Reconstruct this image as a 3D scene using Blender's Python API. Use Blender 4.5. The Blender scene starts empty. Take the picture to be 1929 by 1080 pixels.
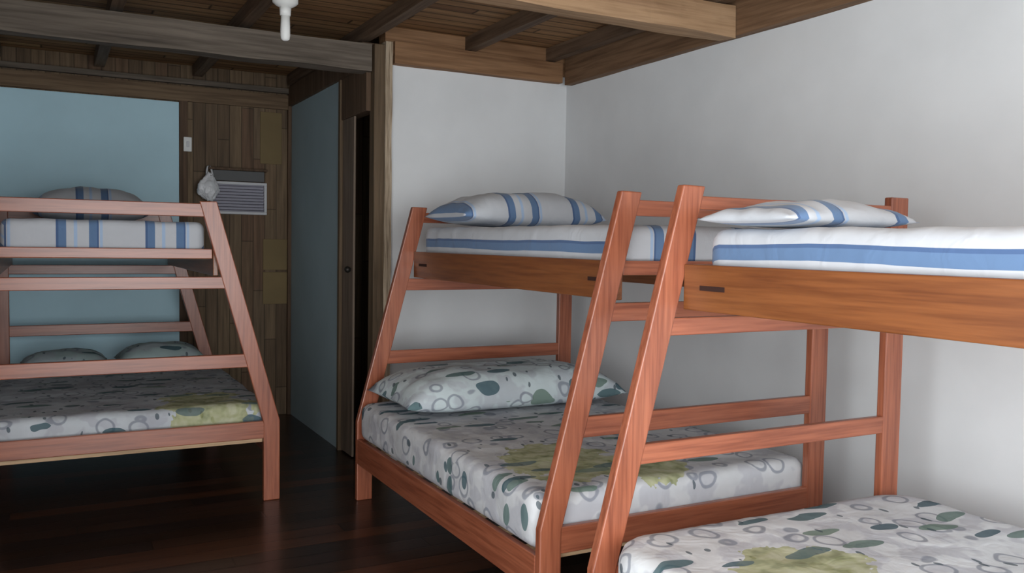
import bpy, bmesh, math, random
from mathutils import Vector, Matrix, noise
random.seed(4)
S = bpy.context.scene
COL = S.collection
R = math.radians

# ------------------------------------------------------------------ materials
def new_mat(name):
    m = bpy.data.materials.new(name); m.use_nodes = True
    nt = m.node_tree; b = nt.nodes['Principled BSDF']
    return m, nt, b
def N(nt, t, **kw):
    n = nt.nodes.new(t)
    for k, v in kw.items(): setattr(n, k, v)
    return n
def mathn(nt, op, a, b=None, c=None):
    n = N(nt, 'ShaderNodeMath', operation=op)
    for i, v in enumerate((a, b, c)):
        if v is None: continue
        if isinstance(v, (int, float)): n.inputs[i].default_value = v
        else: nt.links.new(v, n.inputs[i])
    return n.outputs[0]
def ramp(nt, fac, stops, interp='LINEAR'):
    n = N(nt, 'ShaderNodeValToRGB'); cr = n.color_ramp; cr.interpolation = interp
    while len(cr.elements) > 1: cr.elements.remove(cr.elements[-1])
    cr.elements[0].position = stops[0][0]; cr.elements[0].color = (*stops[0][1], 1)
    for p, c in stops[1:]:
        e = cr.elements.new(p); e.color = (*c, 1)
    nt.links.new(fac, n.inputs[0]); return n.outputs[0]
def mix(nt, fac, a, b, mode='MIX'):
    n = N(nt, 'ShaderNodeMix', data_type='RGBA', blend_type=mode)
    for i, v in ((0, fac), (6, a), (7, b)):
        if isinstance(v, (int, float)): n.inputs[i].default_value = v
        elif isinstance(v, tuple): n.inputs[i].default_value = (*v, 1)
        else: nt.links.new(v, n.inputs[i])
    return n.outputs[2]
def coords(nt, scale=(1, 1, 1), loc=(0, 0, 0), rot=(0, 0, 0), src='Object'):
    tc = N(nt, 'ShaderNodeTexCoord'); mp = N(nt, 'ShaderNodeMapping')
    mp.inputs['Scale'].default_value = scale; mp.inputs['Location'].default_value = loc
    mp.inputs['Rotation'].default_value = rot
    nt.links.new(tc.outputs[src], mp.inputs[0]); return mp.outputs[0]
def noise_t(nt, vec, scale, detail=4, rough=.6, dist=0):
    n = N(nt, 'ShaderNodeTexNoise'); n.inputs['Scale'].default_value = scale
    n.inputs['Detail'].default_value = detail; n.inputs['Roughness'].default_value = rough
    n.inputs['Distortion'].default_value = dist
    nt.links.new(vec, n.inputs['Vector']); return n.outputs[0]
def bump(nt, b, h, strength=.2, dist=.01):
    n = N(nt, 'ShaderNodeBump'); n.inputs['Strength'].default_value = strength
    n.inputs['Distance'].default_value = dist
    nt.links.new(h, n.inputs['Height']); nt.links.new(n.outputs[0], b.inputs['Normal'])

def wood(name, c0, c1, c2, axis, rough=.4, coat=0., spec=.5, scale=1., bmp=.15):
    """grain stretched along an axis (0,1,2)"""
    m, nt, b = new_mat(name)
    sc = [14 * scale] * 3; sc[axis] = .9 * scale
    v = coords(nt, tuple(sc))
    a = noise_t(nt, v, 1.6, 6, .65, .4)
    sc2 = [60 * scale] * 3; sc2[axis] = 2.5 * scale
    f = noise_t(nt, coords(nt, tuple(sc2)), 1.5, 3, .5)
    col = ramp(nt, a, [(.3, c0), (.5, c1), (.72, c2)])
    col = mix(nt, .35, col, ramp(nt, f, [(.35, tuple(x * .55 for x in c0)), (.6, c2)]))
    nt.links.new(col, b.inputs['Base Color'])
    b.inputs['Roughness'].default_value = rough
    b.inputs['Coat Weight'].default_value = coat; b.inputs['Coat Roughness'].default_value = .25
    b.inputs['Specular IOR Level'].default_value = spec
    bump(nt, b, f, bmp, .002)
    return m
BW = ((.21, .052, .024), (.32, .092, .044), (.40, .130, .066))
bunk_wood = [wood('varnished_wood_%s' % 'xyz'[i], *BW, i, .36, .35) for i in range(3)]
RW = ((.135, .036, .009), (.205, .063, .016), (.265, .093, .027))
rail_wood = wood('varnished_board', *RW, 1, .4, .3, scale=.8)
pale_wood = wood('pale_slat_wood', (.42, .26, .14), (.55, .36, .2), (.65, .45, .28), 0, .6)
slot_mat, _, _b = new_mat('dark_slot'); _b.inputs['Base Color'].default_value = (.03, .008, .004, 1); _b.inputs['Roughness'].default_value = .8
beam_brown = wood('rough_beam', (.085, .05, .028), (.15, .095, .055), (.22, .15, .09), 0, .75, 0, .3, .6, .5)
beam_tan = wood('tan_beam', (.25, .14, .075), (.36, .22, .12), (.45, .29, .17), 0, .7, 0, .3, .6, .5)
beam_grey = wood('weathered_beam', (.07, .055, .043), (.13, .105, .082), (.19, .155, .125), 0, .8, 0, .3, .6, .5)
header_mat = wood('header_wood', (.14, .065, .028), (.24, .125, .06), (.32, .18, .095), 0, .7, 0, .3, .6, .4)
plate_mat = wood('plate_wood', (.10, .052, .026), (.17, .095, .05), (.24, .14, .08), 1, .7, 0, .3, .6, .4)
joist_mat = wood('joist_wood', (.06, .034, .02), (.11, .066, .04), (.17, .11, .07), 1, .75, 0, .3, .6, .4)
post_mat = wood('post_wood', (.10, .06, .03), (.20, .135, .075), (.42, .33, .22), 2, .7, 0, .3, .6, .4)
corner_post = wood('corner_post_wood', (.07, .045, .025), (.12, .08, .045), (.17, .115, .07), 2, .7, 0, .3, .6, .3)
pale_edge = wood('pale_edge_wood', (.10, .065, .04), (.36, .27, .18), (.55, .45, .34), 2, .8, 0, .3, 1.6, .4)
jamb_mat = wood('jamb_wood', (.12, .085, .06), (.18, .13, .095), (.24, .18, .135), 2, .6, 0, .3, .6, .3)
dark_post = wood('dark_post_wood', (.06, .035, .02), (.10, .06, .035), (.15, .09, .055), 2, .7, 0, .3, .6, .3)

def board_mat(name, tones, w, length, vertical_axis, along, rough, seam=.012, coat=0., bmp=.4, spec=.5, gap_dark=.15):
    """boards: 'along' = axis index of board length, vertical_axis = axis across the boards"""
    m, nt, b = new_mat(name)
    tc = N(nt, 'ShaderNodeTexCoord'); sp = N(nt, 'ShaderNodeSeparateXYZ')
    nt.links.new(tc.outputs['Object'], sp.inputs[0])
    A = sp.outputs[along]; Cc = sp.outputs[vertical_axis]
    row = mathn(nt, 'FLOOR', mathn(nt, 'DIVIDE', Cc, w))
    off = mathn(nt, 'MULTIPLY', mathn(nt, 'FRACT', mathn(nt, 'MULTIPLY', row, .377)), length)
    seg = mathn(nt, 'FLOOR', mathn(nt, 'DIVIDE', mathn(nt, 'ADD', A, off), length))
    wn = N(nt, 'ShaderNodeTexWhiteNoise', noise_dimensions='2D')
    cx = N(nt, 'ShaderNodeCombineXYZ'); nt.links.new(row, cx.inputs[0]); nt.links.new(seg, cx.inputs[1])
    nt.links.new(cx.outputs[0], wn.inputs['Vector'])
    base = ramp(nt, wn.outputs['Value'], [(i / (len(tones) - 1), t) for i, t in enumerate(tones)])
    sc = [22, 22, 22]; sc[along] = 1.2
    g = noise_t(nt, coords(nt, tuple(sc)), 1.5, 5, .6, .3)
    base = mix(nt, .6, base, ramp(nt, g, [(.3, (.25, .25, .25)), (.5, (.8, .8, .8)), (.7, (1.35, 1.35, 1.35))]), 'MULTIPLY')
    fr = mathn(nt, 'FRACT', mathn(nt, 'DIVIDE', Cc, w))
    e = mathn(nt, 'MINIMUM', fr, mathn(nt, 'SUBTRACT', 1., fr))
    fr2 = mathn(nt, 'FRACT', mathn(nt, 'DIVIDE', mathn(nt, 'ADD', A, off), length))
    e2 = mathn(nt, 'MULTIPLY', mathn(nt, 'MINIMUM', fr2, mathn(nt, 'SUBTRACT', 1., fr2)), length / w)
    e = mathn(nt, 'MINIMUM', e, e2)
    mask = N(nt, 'ShaderNodeMapRange'); nt.links.new(e, mask.inputs[0])
    mask.inputs[1].default_value = 0; mask.inputs[2].default_value = seam / w
    mask.inputs[3].default_value = gap_dark; mask.inputs[4].default_value = 1
    col = mix(nt, 1., base, mask.outputs[0], 'MULTIPLY')
    nt.links.new(col, b.inputs['Base Color'])
    b.inputs['Roughness'].default_value = rough; b.inputs['Coat Weight'].default_value = coat
    b.inputs['Coat Roughness'].default_value = .12; b.inputs['Specular IOR Level'].default_value = spec
    h = mathn(nt, 'ADD', mask.outputs[0], mathn(nt, 'MULTIPLY', g, .3))
    bump(nt, b, h, bmp, .004)
    return m
floor_mat = board_mat('dark_floor_boards', [(.018, .009, .006), (.040, .018, .011), (.022, .012, .010), (.085, .030, .014)], .13, 2.4, 1, 0, .30, .006, .2, .15, .4)
ceil_mat = board_mat('ceiling_boards', [(.20, .10, .046), (.34, .19, .09), (.26, .138, .062), (.42, .245, .115)], .105, 2.2, 1, 0, .75, .012, 0, .5, .2)
rear_mat = board_mat('brown_wall_boards', [(.13, .085, .05), (.17, .115, .07), (.20, .135, .078), (.15, .085, .052)], .095, 1.1, 0, 2, .7, .006, 0, .3, .3, .35)

def paint(name, c, rough=.85, var=.06, bmp=.08):
    m, nt, b = new_mat(name)
    n = noise_t(nt, coords(nt), 1.6, 4, .55)
    col = ramp(nt, n, [(.3, tuple(x * (1 - var) for x in c)), (.7, tuple(min(1, x * (1 + var)) for x in c))])
    nt.links.new(col, b.inputs['Base Color']); b.inputs['Roughness'].default_value = rough
    b.inputs['Specular IOR Level'].default_value = .3
    bump(nt, b, noise_t(nt, coords(nt), 90, 3), bmp, .002)
    return m
white_wall = paint('white_painted_wall', (.71, .72, .73))
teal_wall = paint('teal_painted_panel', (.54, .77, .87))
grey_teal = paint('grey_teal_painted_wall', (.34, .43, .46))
outer_wall = paint('inner_white_wall', (.74, .74, .74))
ochre_board = paint('ochre_board', (.19, .135, .062), .7, .15)
white_plastic = paint('white_plastic', (.78, .78, .76), .4, .03, 0)
frame_plastic = paint('pale_grey_metal', (.62, .62, .64), .5, .04, 0)
louver_mat = paint('lilac_grey_metal', (.36, .35, .41), .5, .08, 0)
recess_mat = paint('dark_recess', (.13, .13, .13), .8, .1, 0)
metal_dark, _, _b = new_mat('dark_metal'); _b.inputs['Base Color'].default_value = (.05, .045, .04, 1); _b.inputs['Metallic'].default_value = .8; _b.inputs['Roughness'].default_value = .5
bag_mat, _nt, _b = new_mat('thin_white_plastic'); _b.inputs['Base Color'].default_value = (.8, .8, .82, 1); _b.inputs['Roughness'].default_value = .35; _b.inputs['Subsurface Weight'].default_value = .2; _b.inputs['Subsurface Radius'].default_value = (.02, .02, .02)

def stripe_mat(name, white=(.52, .54, .575)):
    m, nt, b = new_mat(name)
    uv = N(nt, 'ShaderNodeUVMap'); uv.uv_map = 'fabric'
    sp = N(nt, 'ShaderNodeSeparateXYZ'); nt.links.new(uv.outputs[0], sp.inputs[0])
    P = .425
    t = mathn(nt, 'FRACT', mathn(nt, 'DIVIDE', sp.outputs[0], P))
    W = white; D = (.075, .13, .26); B = (.12, .20, .345); L = (.38, .5, .68)
    seq = [(0, D), (.010, B), (.048, W), (.083, L), (.098, W), (.153, B), (.192, D), (.2, W), (.205, L), (.218, W)]
    col = ramp(nt, t, [(a / P, c) for a, c in seq], 'CONSTANT')
    wv = noise_t(nt, coords(nt), 7, 3)
    col = mix(nt, .25, col, ramp(nt, wv, [(.3, (.8, .8, .82)), (.7, (1, 1, 1))]), 'MULTIPLY')
    nt.links.new(col, b.inputs['Base Color']); b.inputs['Roughness'].default_value = .9
    b.inputs['Specular IOR Level'].default_value = .2; b.inputs['Sheen Weight'].default_value = .15
    n1 = noise_t(nt, coords(nt), 9, 3, .5, .8)
    bump(nt, b, n1, .35, .02)
    return m
striped = stripe_mat('blue_striped_cotton')

def floral_mat(name, patch, ground=(.55, .57, .60), seed=0., patch_r=.34, lilac=(.38, .38, .44)):
    """printed cotton: pale ground, grey rings, dark teal leaves, a yellow-green flower"""
    m, nt, b = new_mat(name)
    base_v = coords(nt, loc=(seed, seed * .7, seed * .3))
    warp = N(nt, 'ShaderNodeTexNoise'); warp.inputs['Scale'].default_value = 5
    nt.links.new(base_v, warp.inputs['Vector'])
    wv = N(nt, 'ShaderNodeVectorMath', operation='MULTIPLY_ADD')
    nt.links.new(warp.outputs['Color'], wv.inputs[0]); wv.inputs[1].default_value = (.07, .07, .07)
    nt.links.new(base_v, wv.inputs[2]); v = wv.outputs[0]
    def vor(scale, vec, feature='F1', out='Distance', rnd=1.):
        n = N(nt, 'ShaderNodeTexVoronoi', feature=feature); n.inputs['Scale'].default_value = scale
        n.inputs['Randomness'].default_value = rnd
        nt.links.new(vec, n.inputs['Vector']); return n.outputs[out]
    col = ramp(nt, noise_t(nt, v, 3.5, 3), [(.35, tuple(x * .82 for x in ground)), (.65, ground)])
    # soft lilac-grey shapes
    sh = ramp(nt, noise_t(nt, v, 9, 2, .5), [(.50, (0, 0, 0)), (.56, (1, 1, 1))])
    col = mix(nt, mathn(nt, 'MULTIPLY', sh, .42), col, lilac)
    # rings
    d = vor(7.4, v)
    ring = ramp(nt, d, [(.26, (0, 0, 0)), (.29, (1, 1, 1)), (.35, (1, 1, 1)), (.38, (0, 0, 0))])
    col = mix(nt, mathn(nt, 'MULTIPLY', ring, .7), col, (.20, .22, .27))
    # green-grey leaves, stretched
    mp = N(nt, 'ShaderNodeMapping'); mp.inputs['Scale'].default_value = (1., 3.0, 1.8); mp.inputs['Rotation'].default_value = (0, 0, .7)
    nt.links.new(v, mp.inputs[0])
    d2 = vor(3.8, mp.outputs[0]); c2 = vor(3.8, mp.outputs[0], out='Color')
    sc = N(nt, 'ShaderNodeSeparateColor'); nt.links.new(c2, sc.inputs[0])
    leaf = mathn(nt, 'MULTIPLY', mathn(nt, 'LESS_THAN', d2, .33), mathn(nt, 'GREATER_THAN', sc.outputs[0], .50))
    col = mix(nt, mathn(nt, 'MULTIPLY', leaf, .85), col, ramp(nt, sc.outputs[1], [(0, (.03, .085, .115)), (.6, (.05, .12, .13)), (1, (.17, .25, .19))]))
    # small dark marks
    mp3 = N(nt, 'ShaderNodeMapping'); mp3.inputs['Scale'].default_value = (1.9, 1., 1.); mp3.inputs['Rotation'].default_value = (0, 0, -.5)
    nt.links.new(v, mp3.inputs[0])
    d3 = vor(11, mp3.outputs[0]); c3 = vor(11, mp3.outputs[0], out='Color')
    s3 = N(nt, 'ShaderNodeSeparateColor'); nt.links.new(c3, s3.inputs[0])
    mk = mathn(nt, 'MULTIPLY', mathn(nt, 'LESS_THAN', d3, .2), mathn(nt, 'GREATER_THAN', s3.outputs[0], .6))
    col = mix(nt, mathn(nt, 'MULTIPLY', mk, .8), col, (.06, .09, .11))
    # yellow-green flowers printed at chosen places
    if patch:
        sp = N(nt, 'ShaderNodeSeparateXYZ'); tc = N(nt, 'ShaderNodeTexCoord'); nt.links.new(tc.outputs['Object'], sp.inputs[0])
        nz = noise_t(nt, v, 8, 3, .6)
        tot = None
        for (px, py, rx, ry) in patch:
            a = mathn(nt, 'DIVIDE', mathn(nt, 'SUBTRACT', sp.outputs[0], px), rx)
            c = mathn(nt, 'DIVIDE', mathn(nt, 'SUBTRACT', sp.outputs[1], py), ry)
            r2 = mathn(nt, 'ADD', mathn(nt, 'MULTIPLY', a, a), mathn(nt, 'MULTIPLY', c, c))
            k = mathn(nt, 'GREATER_THAN', mathn(nt, 'MULTIPLY_ADD', nz, 3.4, -.65), r2)
            tot = k if tot is None else mathn(nt, 'MAXIMUM', tot, k)
        keep = mathn(nt, 'MULTIPLY', tot, mathn(nt, 'SUBTRACT', 1., mathn(nt, 'MULTIPLY', leaf, .8)))
        col = mix(nt, mathn(nt, 'MULTIPLY', keep, .8), col, ramp(nt, noise_t(nt, v, 14, 2), [(.35, (.24, .26, .09)), (.5, (.42, .43, .2)), (.65, (.52, .52, .32))]))
    nt.links.new(col, b.inputs['Base Color']); b.inputs['Roughness'].default_value = .9
    b.inputs['Specular IOR Level'].default_value = .2
    bump(nt, b, noise_t(nt, coords(nt), 9, 3, .5, .8), .35, .02)
    return m

# ------------------------------------------------------------------ mesh helpers
def link(name, bm, mat, parent=None, smooth=False, bevel=0.):
    me = bpy.data.meshes.new(name); bm.normal_update(); bm.to_mesh(me); bm.free()
    o = bpy.data.objects.new(name, me); COL.objects.link(o)
    me.materials.append(mat)
    if smooth:
        for p in me.polygons: p.use_smooth = True
    if bevel:
        md = o.modifiers.new('bevel', 'BEVEL'); md.width = bevel; md.segments = 2; md.limit_method = 'ANGLE'; md.angle_limit = R(40)
    if parent:
        o.parent = parent; o.matrix_parent_inverse = parent.matrix_world.inverted()
    return o
def box(bm, x0, x1, y0, y1, z0, z1):
    vs = [bm.verts.new((x, y, z)) for x in (x0, x1) for y in (y0, y1) for z in (z0, z1)]
    for f in ((0, 1, 3, 2), (4, 6, 7, 5), (0, 4, 5, 1), (2, 3, 7, 6), (0, 2, 6, 4), (1, 5, 7, 3)):
        bm.faces.new([vs[i] for i in f])
    return vs
def bx(name, dims, mat, parent=None, bevel=.003):
    bm = bmesh.new(); box(bm, *dims); bmesh.ops.recalc_face_normals(bm, faces=bm.faces)
    return link(name, bm, mat, parent, bevel=bevel)
def prism_xz(pts, y0, y1):
    """closed outline in the xz plane, extruded along y"""
    bm = bmesh.new()
    a = [bm.verts.new((x, y0, z)) for x, z in pts]; b = [bm.verts.new((x, y1, z)) for x, z in pts]
    n = len(pts); bm.faces.new(a); bm.faces.new(b[::-1])
    for i in range(n): bm.faces.new((a[i], b[i], b[(i + 1) % n], a[(i + 1) % n]))
    bmesh.ops.recalc_face_normals(bm, faces=bm.faces); return bm
def empty(name, loc, label, cat, group=None):
    o = bpy.data.objects.new(name, None); COL.objects.link(o); o.location = loc; o.empty_display_size = .2
    o['label'] = label; o['category'] = cat
    if group: o['group'] = group
    bpy.context.view_layer.update(); return o
def tag(o, label, cat, group=None):
    o['label'] = label; o['category'] = cat
    if group: o['group'] = group
    return o
def struct(o, label=None):
    o['kind'] = 'structure'
    if label: o['label'] = label
    return o
def rough_beam(name, dims, mat, axis, amp=.006, seg=40, bevel=.012):
    """hand-sawn timber: a long box with slight waviness"""
    x0, x1, y0, y1, z0, z1 = dims
    bm = bmesh.new(); lo = (x0, y0, z0); hi = (x1, y1, z1); L0, L1 = lo[axis], hi[axis]
    oth = [i for i in range(3) if i != axis]; rings = []
    for k in range(seg + 1):
        t = L0 + (L1 - L0) * k / seg; ring = []
        for a, b in ((0, 0), (1, 0), (1, 1), (0, 1)):
            p = [0, 0, 0]; p[axis] = t; p[oth[0]] = (lo, hi)[a][oth[0]]; p[oth[1]] = (lo, hi)[b][oth[1]]
            q = Vector(p); d = noise.noise(q * 3 + Vector((a * 7, b * 5, 0))) * amp
            p[oth[0]] += d * (1 if a else -1); p[oth[1]] += noise.noise(q * 2.3 + Vector((3, a, b))) * amp * (1 if b else -1)
            ring.append(bm.verts.new(p))
        rings.append(ring)
    for r0, r1 in zip(rings, rings[1:]):
        for i in range(4): bm.faces.new((r0[i], r0[(i + 1) % 4], r1[(i + 1) % 4], r1[i]))
    bm.faces.new(rings[0]); bm.faces.new(rings[-1][::-1])
    bmesh.ops.recalc_face_normals(bm, faces=bm.faces)
    return link(name, bm, mat, bevel=0)

# ------------------------------------------------------------------ the room
XL, XR, YF, YB, YR, ZC = -.47, 3.32, -1.0, 5.42, 7.45, 2.88
struct(bx('floor', (XL - .1, XR + .1, YF - .1, YR + .1, -.08, 0), floor_mat, bevel=0), 'dark brown glossy floorboards')
struct(bx('ceiling', (XL - .1, XR + .1, YF - .1, YR + .1, ZC, ZC + .05), ceil_mat, bevel=0), 'brown wooden ceiling boards')
struct(bx('wall_right', (XR, XR + .1, YF - .1, YR + .1, 0, ZC), white_wall, bevel=0))
struct(bx('wall_back', (1.90, XR, YB, YB + .09, 0, 2.70), white_wall, bevel=0), 'short white wall behind the middle bunk')
struct(bx('wall_rear', (XL - .1, XR, YR, YR + .1, 0, ZC), rear_mat, bevel=0), 'far wall of brown vertical boards')
# painted panel on the rear wall
struct(bx('trim_1', (XL, .935, YR - .02, YR, .12, 2.58), teal_wall, bevel=.002), 'pale teal painted panel on the far wall')
struct(bx('trim_2', (.935, 1.0, YR - .03, YR, .0, 2.62), dark_post, bevel=.003), 'dark upright batten beside the teal panel')
struct(rough_beam('trim_3', (XL, 1.83, YR - .05, YR, 2.725, 2.765), beam_grey, 0, .003), 'pale batten along the top of the far wall')
struct(rough_beam('trim_4', (XL, 1.83, YR - .03, YR, 2.59, 2.71), beam_brown, 0, .003))
bm = bmesh.new()
for x0, x1, z0, z1 in ((1.575, 1.752, 2.13, 2.56), (1.60, 1.80, .95, 1.22), (1.60, 1.80, 1.24, 1.50)):
    box(bm, x0, x1, YR - .012, YR, z0, z1)
bmesh.ops.recalc_face_normals(bm, faces=bm.faces)
struct(link('trim_5', bm, ochre_board, bevel=.002), 'ochre board patches on the brown wall')
struct(bx('trim_6', (1.80, 1.83, YR - .04, YR, 0, 2.72), dark_post))
# side wall with the doorway
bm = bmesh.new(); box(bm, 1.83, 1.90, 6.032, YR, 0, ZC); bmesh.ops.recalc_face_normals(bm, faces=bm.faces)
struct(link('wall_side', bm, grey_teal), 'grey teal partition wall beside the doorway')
struct(rough_beam('trim_7', (1.80, 1.93, 5.47, YR - .05, 2.62, 2.78), dark_post, 1, .003), 'dark plate above the partition wall')
struct(bx('trim_8', (1.825, 1.905, 5.45, 6.03, 2.34, 2.62), dark_post), 'dark board above the doorway')
d = bx('door_1', (1.835, 1.850, 5.73, 5.984, .01, 2.34), jamb_mat); struct(d, 'narrow plank door at the dark doorway')
bm = bmesh.new(); bmesh.ops.create_uvsphere(bm, u_segments=16, v_segments=10, radius=.022, matrix=Matrix.Translation((1.812, 5.78, 1.30)))
bmesh.ops.create_cone(bm, segments=12, radius1=.01, radius2=.01, depth=.03, matrix=Matrix.Translation((1.825, 5.78, 1.30)) @ Matrix.Rotation(R(90), 4, 'Y'))
link('door_handle', bm, metal_dark, d, True)
struct(bx('trim_42', (1.815, 1.91, 5.985, 6.03, 0, 2.62), corner_post), 'wooden door jamb at the partition wall')
# column at the end of the white wall
bm = bmesh.new(); box(bm, 1.855, 1.925, YB - .045, YB + .05, 0, 2.76); bmesh.ops.recalc_face_normals(bm, faces=bm.faces)
struct(link('trim_9', bm, corner_post, bevel=.006), 'dark wooden post at the end of the white wall')
struct(rough_beam('trim_41', (1.925, 1.972, YB - .055, YB + .03, 0, 2.78), pale_edge, 2, .007, 60), 'pale rough batten on the edge of the white wall')
struct(rough_beam('trim_10', (1.985, XR - .07, YB - .06, YB, 2.645, 2.785), header_mat, 0, .004), 'brown header beam above the white wall')
struct(bx('trim_40', (1.93, XR, YB - .03, YB + .09, 2.70, ZC), header_mat, bevel=0))
struct(rough_beam('trim_11', (XR - .06, XR, YF + .05, YB - .07, 2.63, ZC), plate_mat, 1, .005, 80), 'brown plate along the top of the right wall')
struct(rough_beam('trim_12', (XL, 1.845, YB - .02, YB + .11, 2.585, 2.755), beam_grey, 0, .010), 'weathered grey beam crossing the room')
struct(rough_beam('trim_13', (XL, XR - .065, 3.60, 3.72, 2.62, 2.785), beam_tan, 0, .012), 'tan beam crossing the room near the camera')
struct(rough_beam('trim_14', (XL, XR - .065, 1.6, 1.72, 2.62, 2.785), beam_tan, 0, .012))
k = 15
for x in (-.32, .36, 1.07, 1.82, 2.53, 3.16):
    struct(rough_beam('trim_%d' % k, (x - .035, x + .035, YF + .02, YR - .06, 2.79, ZC), joist_mat, 1, .004, 60), 'dark joist under the ceiling boards')
    k += 1
# wall behind the camera and left wall, both with window openings
def wall_with_hole(name, axis, pos, th, a0, a1, h, win):
    bm = bmesh.new(); w0, w1, z0, z1 = win
    def b(u0, u1, q0, q1):
        if axis == 'x': box(bm, pos, pos + th, u0, u1, q0, q1)
        else: box(bm, u0, u1, pos, pos + th, q0, q1)
    b(a0, w0, 0, h); b(w1, a1, 0, h); b(w0, w1, 0, z0); b(w0, w1, z1, h)
    bmesh.ops.recalc_face_normals(bm, faces=bm.faces)
    return struct(link(name, bm, outer_wall))
FW = (-.35, 2.75, .1, 2.45)
LW = (-.8, 1.5, .25, 2.3)
wall_with_hole('wall_front', 'y', YF - .1, .1, XL, XR, ZC, FW)
wall_with_hole('wall_left', 'x', XL - .1, .1, YF - .1, YR, ZC, LW)
def win_frame(name, axis, pos, win):
    w0, w1, z0, z1 = win; bm = bmesh.new(); t = .05
    def b(u0, u1, q0, q1):
        if axis == 'x': box(bm, pos, pos + .05, u0, u1, q0, q1)
        else: box(bm, u0, u1, pos, pos + .05, q0, q1)
    b(w0, w1, z0, z0 + t); b(w0, w1, z1 - t, z1); b(w0, w0 + t, z0 + t, z1 - t); b(w1 - t, w1, z0 + t, z1 - t)
    m_ = (w0 + w1) / 2; b(m_ - t / 2, m_ + t / 2, z0 + t, z1 - t)
    bmesh.ops.recalc_face_normals(bm, faces=bm.faces); return struct(link(name, bm, jamb_mat))
win_frame('window_1', 'y', YF - .07, FW)
win_frame('window_2', 'x', XL - .07, LW)

# ------------------------------------------------------------------ bunk beds
TH = .036
def frame(root, P, Y, m, x0, rails_dz=0):
    """one ladder-like end: a kinked front leg, an upright rear post and four rails.
    m=+1: front faces -x ; m=-1: mirrored"""
    s = P['s']; W = P['W']; zt = P['zt']; zk = P['zk']; ins = P['ins']
    X = lambda u: x0 + m * u
    fo = lambda z: 0 if z < zk else ins * (z - zk) / (zt - zk)
    pts = [(X(0), 0), (X(s), 0), (X(s), zk - .01), (X(ins + s * 1.02), zt), (X(ins + .002), zt + .002), (X(0), zk)]
    link('leg', prism_xz(pts, Y, Y + TH), bunk_wood[2], root, bevel=.005)
    pts = [(X(W - s * 1.05), 0), (X(W), 0), (X(W), zt), (X(W - s * 1.05), zt)]
    link('leg', prism_xz(pts, Y, Y + TH), bunk_wood[2], root, bevel=.005)
    for nm, za, zb in P['rails']:
        pts = [(X(fo(zb) + s - .012), zb), (X(W - s + .005), zb), (X(W - s + .005), za), (X(fo(za) + s - .012), za)]
        link(nm, prism_xz(pts, Y + .004, Y + TH - .004), bunk_wood[0], root, bevel=.004)
def bunk(label, x0, Yn, L, m, P):
    root = empty('bunk_bed', (x0 + m * P['W'] / 2, Yn + L / 2, 0), label, 'bunk bed', 'wooden bunk beds')
    frame(root, P, Yn, m, x0); frame(root, P, Yn + L, m, x0)
    X = lambda u: x0 + m * u
    def b(name, u0, u1, y0, y1, z0, z1, mat, bev=.004):
        a, c = sorted((X(u0), X(u1))); return bx(name, (a, c, y0, y1, z0, z1), mat, root, bev)
    ya, yb = Yn + TH, Yn + L
    u = P['uin']; s = P['s']; W = P['W']
    # upper bed: side boards, end boards, slats
    r = b('side_rail', u, u + .028, ya, yb, P['zu0'], P['zu1'], rail_wood)
    if m > 0:
        for yy in (ya + .14, yb - .14):
            bs = bx('bolt_slot', (X(u) - .0015, X(u) + .004, yy - .058, yy + .058, P['zu0'] + .067, P['zu0'] + .083), slot_mat, r, 0)
    b('side_rail', W - s - .028, W - s, ya, yb, P['zu0'], P['zu1'], rail_wood)
    b('end_rail', u + .03, W - s - .03, ya + .002, ya + .026, P['zu1'] - .055, P['zu1'], bunk_wood[0])
    b('end_rail', u + .03, W - s - .03, yb - .026, yb - .002, P['zu1'] - .055, P['zu1'], bunk_wood[0])
    n = 9
    for i in range(n):
        yc = ya + .10 + (yb - ya - .2) * i / (n - 1)
        b('slat', u + .03, W - s - .03, yc - .035, yc + .035, P['zu1'] - .058, P['zu1'] - .040, pale_wood, .002)
    # lower bed
    b('side_rail', 0.0, .03, ya, yb, .215, .360, bunk_wood[1])
    b('side_rail', W - .03, W, ya, yb, .215, .360, bunk_wood[1])
    for i in range(n):
        yc = ya + .10 + (yb - ya - .2) * i / (n - 1)
        b('slat', .032, W - .032, yc - .035, yc + .035, .335, .355, pale_wood, .002)
    b('batten', s, W - s, ya + .001, ya + .022, .335, .358, pale_wood, .002)
    return root
PB = dict(s=.092, W=1.435, zt=1.70, zk=.46, ins=.325, uin=.335, zu0=1.29, zu1=1.44,
          rails=[('rail', 1.61, 1.67), ('rail', 1.213, 1.282), ('rail', .785, .862), ('rail', .362, .462)])
PC = dict(PB); PC['rails'] = [('rail', 1.622, 1.667), ('rail', 1.203, 1.262), ('rail', .784, .85), ('rail', .362, .462)]
PA = dict(PB, W=1.51, ins=.345); PA['rails'] = [('rail', 1.615, 1.688), ('rail', 1.22, 1.287), ('rail', .775, .852), ('rail', .362, .462)]
bunk('wooden bunk bed with slanted legs standing in front of the teal panel', 1.171, 4.99, 2.10, -1, PA)
bunk('reddish wooden bunk bed in the corner before the short white wall', 1.560, 2.67, 2.10, 1, PB)
bunk('nearest wooden bunk bed along the right wall, cut off by the frame', 1.520, .165, 2.10, 1, PC)

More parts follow.
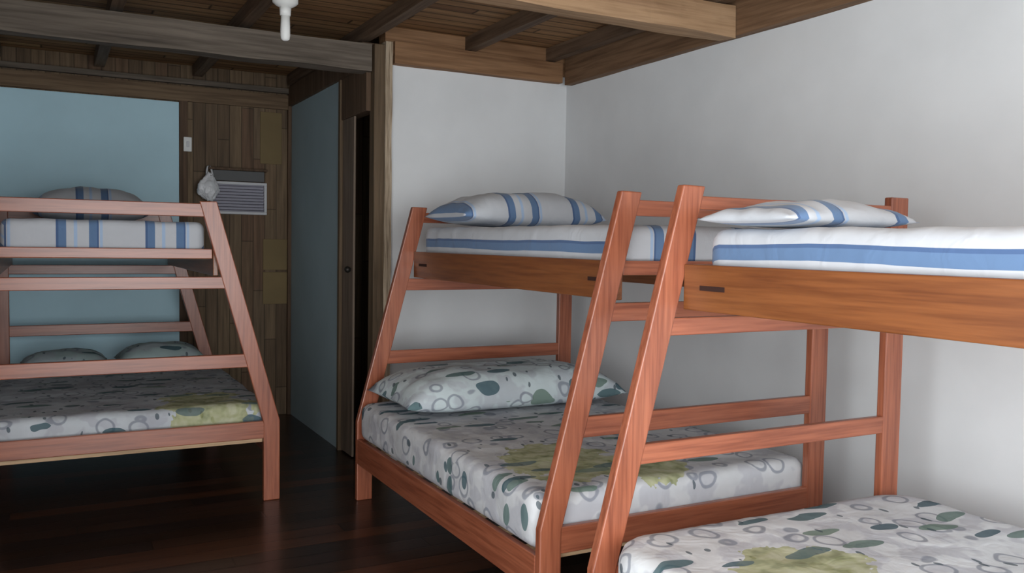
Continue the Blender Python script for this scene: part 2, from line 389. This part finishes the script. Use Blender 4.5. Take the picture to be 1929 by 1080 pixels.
# ------------------------------------------------------------------ mattresses and pillows
def soft_box(name, x0, x1, y0, y1, z0, z1, mat, rc=.08, re=.05, wr=.006, off=0., seed=0., flip=1, nx=46, ny=70, nz=10):
    """sheeted mattress: box with rounded corners, soft edges, slight wrinkles"""
    bm = bmesh.new(); bmesh.ops.create_cube(bm, size=1)
    uvl = bm.loops.layers.uv.new('fabric')
    bm.free()
    cx, cy, cz = (x0 + x1) / 2, (y0 + y1) / 2, (z0 + z1) / 2
    hx, hy, hz = (x1 - x0) / 2, (y1 - y0) / 2, (z1 - z0) / 2
    bm = bmesh.new(); grid = {}
    def pt(i, j, k):
        key = (i, j, k)
        if key in grid: return grid[key]
        x = -hx + 2 * hx * i / nx; y = -hy + 2 * hy * j / ny; z = -hz + 2 * hz * k / nz
        # plan corners
        ix = max(-hx + rc, min(hx - rc, x)); iy = max(-hy + rc, min(hy - rc, y))
        dx, dy = x - ix, y - iy; l = max(abs(dx), abs(dy)); n_ = math.hypot(dx, dy)
        if n_ > 0: x, y = ix + dx / n_ * l, iy + dy / n_ * l
        # edges: shrink plan near top and bottom
        zi = max(-hz + re, min(hz - re, z)); dz = z - zi
        # distance inside plan outline
        ax = hx - abs(-hx + 2 * hx * i / nx); ay = hy - abs(-hy + 2 * hy * j / ny); d_in = min(ax, ay)
        if abs(dz) > 0 and d_in < re:
            q = 1 - d_in / re; a = abs(dz) / re
            if a >= q:   # on the cap side
                ln = math.hypot(q, a); nz_ = a / ln * max(q, a); nq = q / ln * max(q, a)
            else:
                ln = math.hypot(q, a); nz_ = a / ln * max(q, a); nq = q / ln * max(q, a)
            z = zi + math.copysign(nz_ * re, dz)
            sh = (q - nq) * re
            r = math.hypot(x, y)
            x -= sh * (1 if x > 0 else -1) * (1 if ax <= ay + 1e-6 or ax < re else 0)
            y -= sh * (1 if y > 0 else -1) * (1 if ay <= ax + 1e-6 or ay < re else 0)
        p = Vector((x + cx, y + cy, z + cz))
        w = noise.noise(p * 5 + Vector((seed, 0, 0))) * wr + noise.noise(p * 13 + Vector((0, seed, 0))) * wr * .5
        if k > nz * .4: p.z += w
        p.x += (1 if x > 0 else -1) * w * .5 * (1 if abs(x) > hx * .9 else 0)
        p.y += (1 if y > 0 else -1) * w * .5 * (1 if abs(y) > hy * .93 else 0)
        v = bm.verts.new(p); grid[key] = v; return v
    uvl = bm.loops.layers.uv.new('fabric')
    for i in range(nx):
        for j in range(ny):
            for k in (0, nz): bm.faces.new((pt(i, j, k), pt(i + 1, j, k), pt(i + 1, j + 1, k), pt(i, j + 1, k)))
    for i in range(nx):
        for k in range(nz):
            for j in (0, ny): bm.faces.new((pt(i, j, k), pt(i + 1, j, k), pt(i + 1, j, k + 1), pt(i, j, k + 1)))
    for j in range(ny):
        for k in range(nz):
            for i in (0, nx): bm.faces.new((pt(i, j, k), pt(i, j + 1, k), pt(i, j + 1, k + 1), pt(i, j, k + 1)))
    bmesh.ops.recalc_face_normals(bm, faces=bm.faces)
    inv = {v: key for key, v in grid.items()}
    for f in bm.faces:
        ks = [inv[l.vert] for l in f.loops]
        side = -1 if all(q[0] == 0 for q in ks) else (1 if all(q[0] == nx for q in ks) else 0)
        for l, q in zip(f.loops, ks):
            u = l.vert.co.x
            if side: u = u - (z1 - l.vert.co.z) if side < 0 else u + (z1 - l.vert.co.z)
            wob = noise.noise(Vector((l.vert.co.x * 2, l.vert.co.y * 1.3, seed))) * .012
            l[uvl].uv = (flip * u + off + wob, l.vert.co.y)
    return link(name, bm, mat, smooth=True)

def pillow(name, c, L, Wd, H, mat, rz=0, off=0., seed=0., p=2.6, tilt=0., skew=0., n=34):
    """plump cushion with drawn-out corners"""
    bm = bmesh.new(); uvl = bm.loops.layers.uv.new('fabric'); top = {}; bot = {}
    M = Matrix.Translation(c) @ Matrix.Rotation(rz, 4, 'Z') @ Matrix.Rotation(tilt, 4, 'X')
    for i in range(n + 1):
        for j in range(n + 1):
            u = -1 + 2 * i / n; v = -1 + 2 * j / n
            pin = 1 - .07 * (1 - abs(u) ** 2) * abs(v) ** 2
            pin2 = 1 - .05 * (1 - abs(v) ** 2) * abs(u) ** 2
            x = u * L / 2 * pin2; y = v * Wd / 2 * pin
            h = ((1 - abs(u) ** p) * (1 - abs(v) ** p)) ** .55
            h *= 1 + skew * u
            w = noise.noise(Vector((x * 9 + seed, y * 9, 0))) * .010 + noise.noise(Vector((x * 20, y * 14 + seed, 3))) * .004
            edge = (i in (0, n) or j in (0, n))
            a = bm.verts.new(M @ Vector((x, y, h * H * .72 + (0 if edge else w * min(1, h * 2)))))
            top[i, j] = a
            bot[i, j] = a if edge else bm.verts.new(M @ Vector((x, y, -h * H * .28)))
    def uvset(f, ks):
        for l, (i, j) in zip(f.loops, ks): l[uvl].uv = ((-1 + 2 * i / n) * L / 2 + off, (-1 + 2 * j / n) * Wd / 2)
    for i in range(n):
        for j in range(n):
            ks = [(i, j), (i + 1, j), (i + 1, j + 1), (i, j + 1)]
            f = bm.faces.new([top[k] for k in ks]); uvset(f, ks)
            vs = [bot[k] for k in ks][::-1]
            f = bm.faces.new(vs); uvset(f, ks[::-1])
    bmesh.ops.recalc_face_normals(bm, faces=bm.faces)
    return link(name, bm, mat, smooth=True)

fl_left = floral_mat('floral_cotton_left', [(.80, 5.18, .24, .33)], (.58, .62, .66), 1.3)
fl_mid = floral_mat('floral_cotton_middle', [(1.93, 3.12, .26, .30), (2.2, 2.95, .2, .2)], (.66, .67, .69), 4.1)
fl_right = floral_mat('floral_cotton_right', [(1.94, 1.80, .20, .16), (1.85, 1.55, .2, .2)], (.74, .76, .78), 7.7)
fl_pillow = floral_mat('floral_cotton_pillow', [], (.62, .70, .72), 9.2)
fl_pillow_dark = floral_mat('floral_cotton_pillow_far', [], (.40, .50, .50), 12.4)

MG = 'striped mattresses on the upper beds'; LG = 'floral mattresses on the lower beds'
def matt(*a, label='', group='', **k):
    return tag(soft_box('mattress', *a, **k), label, 'mattress', group)
# stripe phase: a broad blue stripe sits .047 below the top edge on the side facing -x
matt(-.212, .775, 5.065, 7.05, 1.403, 1.585, striped, rc=.06, re=.04, off=-.045 + .425, seed=1, label='blue striped mattress on the upper bed before the teal panel', group=MG)
matt(1.932, 2.868, 2.735, 4.73, 1.403, 1.58, striped, rc=.07, re=.045, off=(1.932 - .064) + .425, flip=-1, seed=2, label='blue striped mattress on the upper bed in the white wall corner', group=MG)
matt(1.892, 2.828, .235, 2.225, 1.403, 1.556, striped, rc=.09, re=.045, off=(1.892 - .047) + .425, flip=-1, seed=3, label='large blue striped mattress on the nearest upper bed', group=MG)
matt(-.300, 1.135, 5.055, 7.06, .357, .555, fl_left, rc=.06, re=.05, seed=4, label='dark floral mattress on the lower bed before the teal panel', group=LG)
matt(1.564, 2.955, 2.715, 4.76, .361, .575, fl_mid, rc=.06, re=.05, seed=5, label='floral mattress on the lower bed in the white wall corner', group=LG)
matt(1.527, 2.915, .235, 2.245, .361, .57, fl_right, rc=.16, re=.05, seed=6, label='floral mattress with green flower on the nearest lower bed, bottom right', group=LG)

tag(pillow('pillow', (.27, 6.72, 1.664), .76, .45, .24, striped, 0, .1, 1), 'dark striped pillow showing just above the left top rail', 'pillow')
tag(pillow('pillow', (2.385, 4.42, 1.642), .94, .50, .20, striped, R(3), .19, 2, skew=.12, p=3.4), 'blue and white striped pillow below the short white wall', 'pillow')
tag(pillow('pillow', (2.125, 2.00, 1.585), .56, .40, .085, striped, 0, .24, 3, p=3.2, skew=.12), 'flat striped pillow on the nearest upper bed', 'pillow')
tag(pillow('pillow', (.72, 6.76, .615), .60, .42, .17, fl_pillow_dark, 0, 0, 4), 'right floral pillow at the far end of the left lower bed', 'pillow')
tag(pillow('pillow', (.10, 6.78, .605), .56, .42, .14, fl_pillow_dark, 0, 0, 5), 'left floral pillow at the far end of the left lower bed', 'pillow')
tag(pillow('pillow', (2.28, 4.41, .648), 1.36, .66, .22, fl_pillow, 0, 0, 6, p=4.2), 'wide pale floral pillow on the middle lower bed', 'pillow')

# ------------------------------------------------------------------ small things
# light switch on the rear wall
t = empty('light_switch', (1.0, YR - .03, 2.25), 'small white light switch beside the teal panel', 'light switch')
bx('face_plate', (.967, 1.029, YR - .045, YR - .03, 2.19, 2.305), white_plastic, t, .004)
bx('rocker', (.988, 1.010, YR - .052, YR - .045, 2.225, 2.27), frame_plastic, t, .002)
# framed slatted box
t = empty('wall_vent', (1.40, YR - .05, 1.70), 'pale framed grey slatted box on the brown far wall', 'vent')
bm = bmesh.new(); x0, x1, z0, z1, fw = 1.17, 1.622, 1.70, 1.965, .022
for a in ((x0, x1, YR - .05, YR, z0, z0 + fw), (x0, x1, YR - .05, YR, z1 - fw, z1), (x0, x0 + fw, YR - .05, YR, z0 + fw, z1 - fw), (x1 - fw, x1, YR - .05, YR, z0 + fw, z1 - fw)): box(bm, *a)
bmesh.ops.recalc_face_normals(bm, faces=bm.faces); link('frame', bm, frame_plastic, t, bevel=.003)
bx('back_panel', (x0 + fw, x1 - fw, YR - .012, YR - .001, z0 + fw, z1 - fw), louver_mat, t, 0)
bm = bmesh.new(); n = 9
for i in range(n):
    zc = z0 + fw + (z1 - z0 - 2 * fw) * (i + .5) / n
    vs = box(bm, x0 + fw, x1 - fw, YR - .042, YR - .014, zc - .009, zc - .004)
    for v in vs:
        if v.co.y > YR - .03: v.co.z += .010
bmesh.ops.recalc_face_normals(bm, faces=bm.faces); link('louvers', bm, louver_mat, t)
bm = bmesh.new(); box(bm, 1.19, 1.60, YR - .05, YR, 1.972, 2.055); bmesh.ops.recalc_face_normals(bm, faces=bm.faces)
link('top_box', bm, recess_mat, t, bevel=.003)
bx('shelf', (1.15, 1.62, YR - .09, YR, 2.056, 2.075), dark_post, t, .002)
# crumpled white bag
bagt = empty('plastic_bag', (1.145, YR - .12, 1.82), 'crumpled white plastic bag hanging left of the slatted box', 'bag')
bm = bmesh.new(); bmesh.ops.create_icosphere(bm, subdivisions=5, radius=1)
for v in bm.verts:
    p = v.co.copy()
    r = 1 + .22 * noise.noise(p * 1.9 + Vector((5, 1, 2))) + .16 * abs(noise.noise(p * 4.5)) + .07 * noise.noise(p * 11)
    x, y, z = p * r
    if z > .1:
        g = 1 - .55 * min(1, (z - .1)); x *= g; y *= g
        x += .16 * (z - .1)
    v.co = Vector((1.142 + x * .078, YR - .115 + y * .055, 1.915 + z * .105))
link('bag_body', bm, bag_mat, bagt, True)
bm = bmesh.new(); pr = []
for i in range(15):
    a = math.pi * i / 14; c = Vector((1.158 + .022 * math.cos(a), YR - .10 + .045 * math.sin(a), 2.0 + .085 * math.sin(a)))
    pr.append([bm.verts.new(c + Vector(q)) for q in ((.009, 0, 0), (0, .004, 0), (-.009, 0, 0), (0, -.004, 0))])
for p0, p1 in zip(pr, pr[1:]):
    for i in range(4): bm.faces.new((p0[i], p0[(i + 1) % 4], p1[(i + 1) % 4], p1[i]))
bm.faces.new(pr[0]); bm.faces.new(pr[-1]); bmesh.ops.recalc_face_normals(bm, faces=bm.faces)
link('bag_handle', bm, bag_mat, bagt, True)
bm = bmesh.new(); bmesh.ops.create_cone(bm, segments=8, radius1=.004, radius2=.004, depth=.075, cap_ends=True, matrix=Matrix.Translation((1.158, YR - .036, 2.08)) @ Matrix.Rotation(R(90), 4, 'X'))
link('hook', bm, metal_dark, bagt, True)
# lamp hanging from the joist
def lathe(prof, c, seg=24):
    bm = bmesh.new(); rings = []
    for r, z in prof:
        rings.append([bm.verts.new((c[0] + r * math.cos(2 * math.pi * i / seg), c[1] + r * math.sin(2 * math.pi * i / seg), z)) for i in range(seg)])
    for a, b in zip(rings, rings[1:]):
        for i in range(seg): bm.faces.new((a[i], a[(i + 1) % seg], b[(i + 1) % seg], b[i]))
    bm.faces.new(rings[0]); bm.faces.new(rings[-1]); bmesh.ops.recalc_face_normals(bm, faces=bm.faces); return bm
lc = (1.10, 4.6)
t = empty('ceiling_lamp', (lc[0], lc[1], 2.79), 'white lamp with a narrow tube hanging from the ceiling joist', 'lamp')
link('lamp_base', lathe([(.0, 2.79), (.062, 2.79), (.065, 2.775), (.065, 2.725), (.05, 2.712), (.026, 2.70), (.0, 2.70)], lc), white_plastic, t, True)
link('lamp_collar', lathe([(.0, 2.70), (.03, 2.70), (.027, 2.66), (.0, 2.66)], lc), white_plastic, t, True)
link('lamp_tube', lathe([(.0, 2.662), (.023, 2.66), (.0245, 2.60), (.0255, 2.56), (.022, 2.54), (.012, 2.531), (.0, 2.53)], lc), white_plastic, t, True)

# ------------------------------------------------------------------ light
w = bpy.data.worlds.new('sky'); S.world = w; w.use_nodes = True
bg = w.node_tree.nodes['Background']; bg.inputs[0].default_value = (.93, .975, 1.0, 1); bg.inputs[1].default_value = 3.0
def portal(loc, rot, sx, sy):
    l = bpy.data.lights.new('window_portal', 'AREA'); l.shape = 'RECTANGLE'; l.size = sx; l.size_y = sy
    l.cycles.is_portal = True
    o = bpy.data.objects.new('window_portal', l); COL.objects.link(o); o.location = loc; o.rotation_euler = rot
portal(((FW[0] + FW[1]) / 2, YF - .12, (FW[2] + FW[3]) / 2), (R(90), 0, 0), FW[1] - FW[0], FW[3] - FW[2])
portal((XL - .12, (LW[0] + LW[1]) / 2, (LW[2] + LW[3]) / 2), (R(90), 0, R(-90)), LW[1] - LW[0], LW[3] - LW[2])
S.cycles.max_bounces = 10; S.cycles.diffuse_bounces = 6
S.cycles.use_denoising = True

# ------------------------------------------------------------------ camera
f_px, yaw, pitch, roll = 1637.1, R(28.145), R(-2.8633), R(.9495)
F = Vector((math.sin(yaw) * math.cos(pitch), math.cos(yaw) * math.cos(pitch), math.sin(pitch)))
Rt = Vector((math.cos(yaw), -math.sin(yaw), 0)); U = Rt.cross(F)
R2 = math.cos(roll) * Rt + math.sin(roll) * U; U2 = -math.sin(roll) * Rt + math.cos(roll) * U
cam = bpy.data.cameras.new('camera'); co = bpy.data.objects.new('camera', cam); COL.objects.link(co)
cam.sensor_width = 36; cam.lens = f_px / 1929 * 36; cam.clip_start = .02
M = Matrix((R2, U2, -F)).transposed().to_4x4(); M.translation = (0, 0, 1.5); co.matrix_world = M
S.camera = co
vs = S.view_settings; S.display_settings.display_device = 'sRGB'
vs.view_transform = 'Standard'; vs.look = 'None'; vs.gamma = 1; vs.use_curve_mapping = False; vs.exposure = 1.55
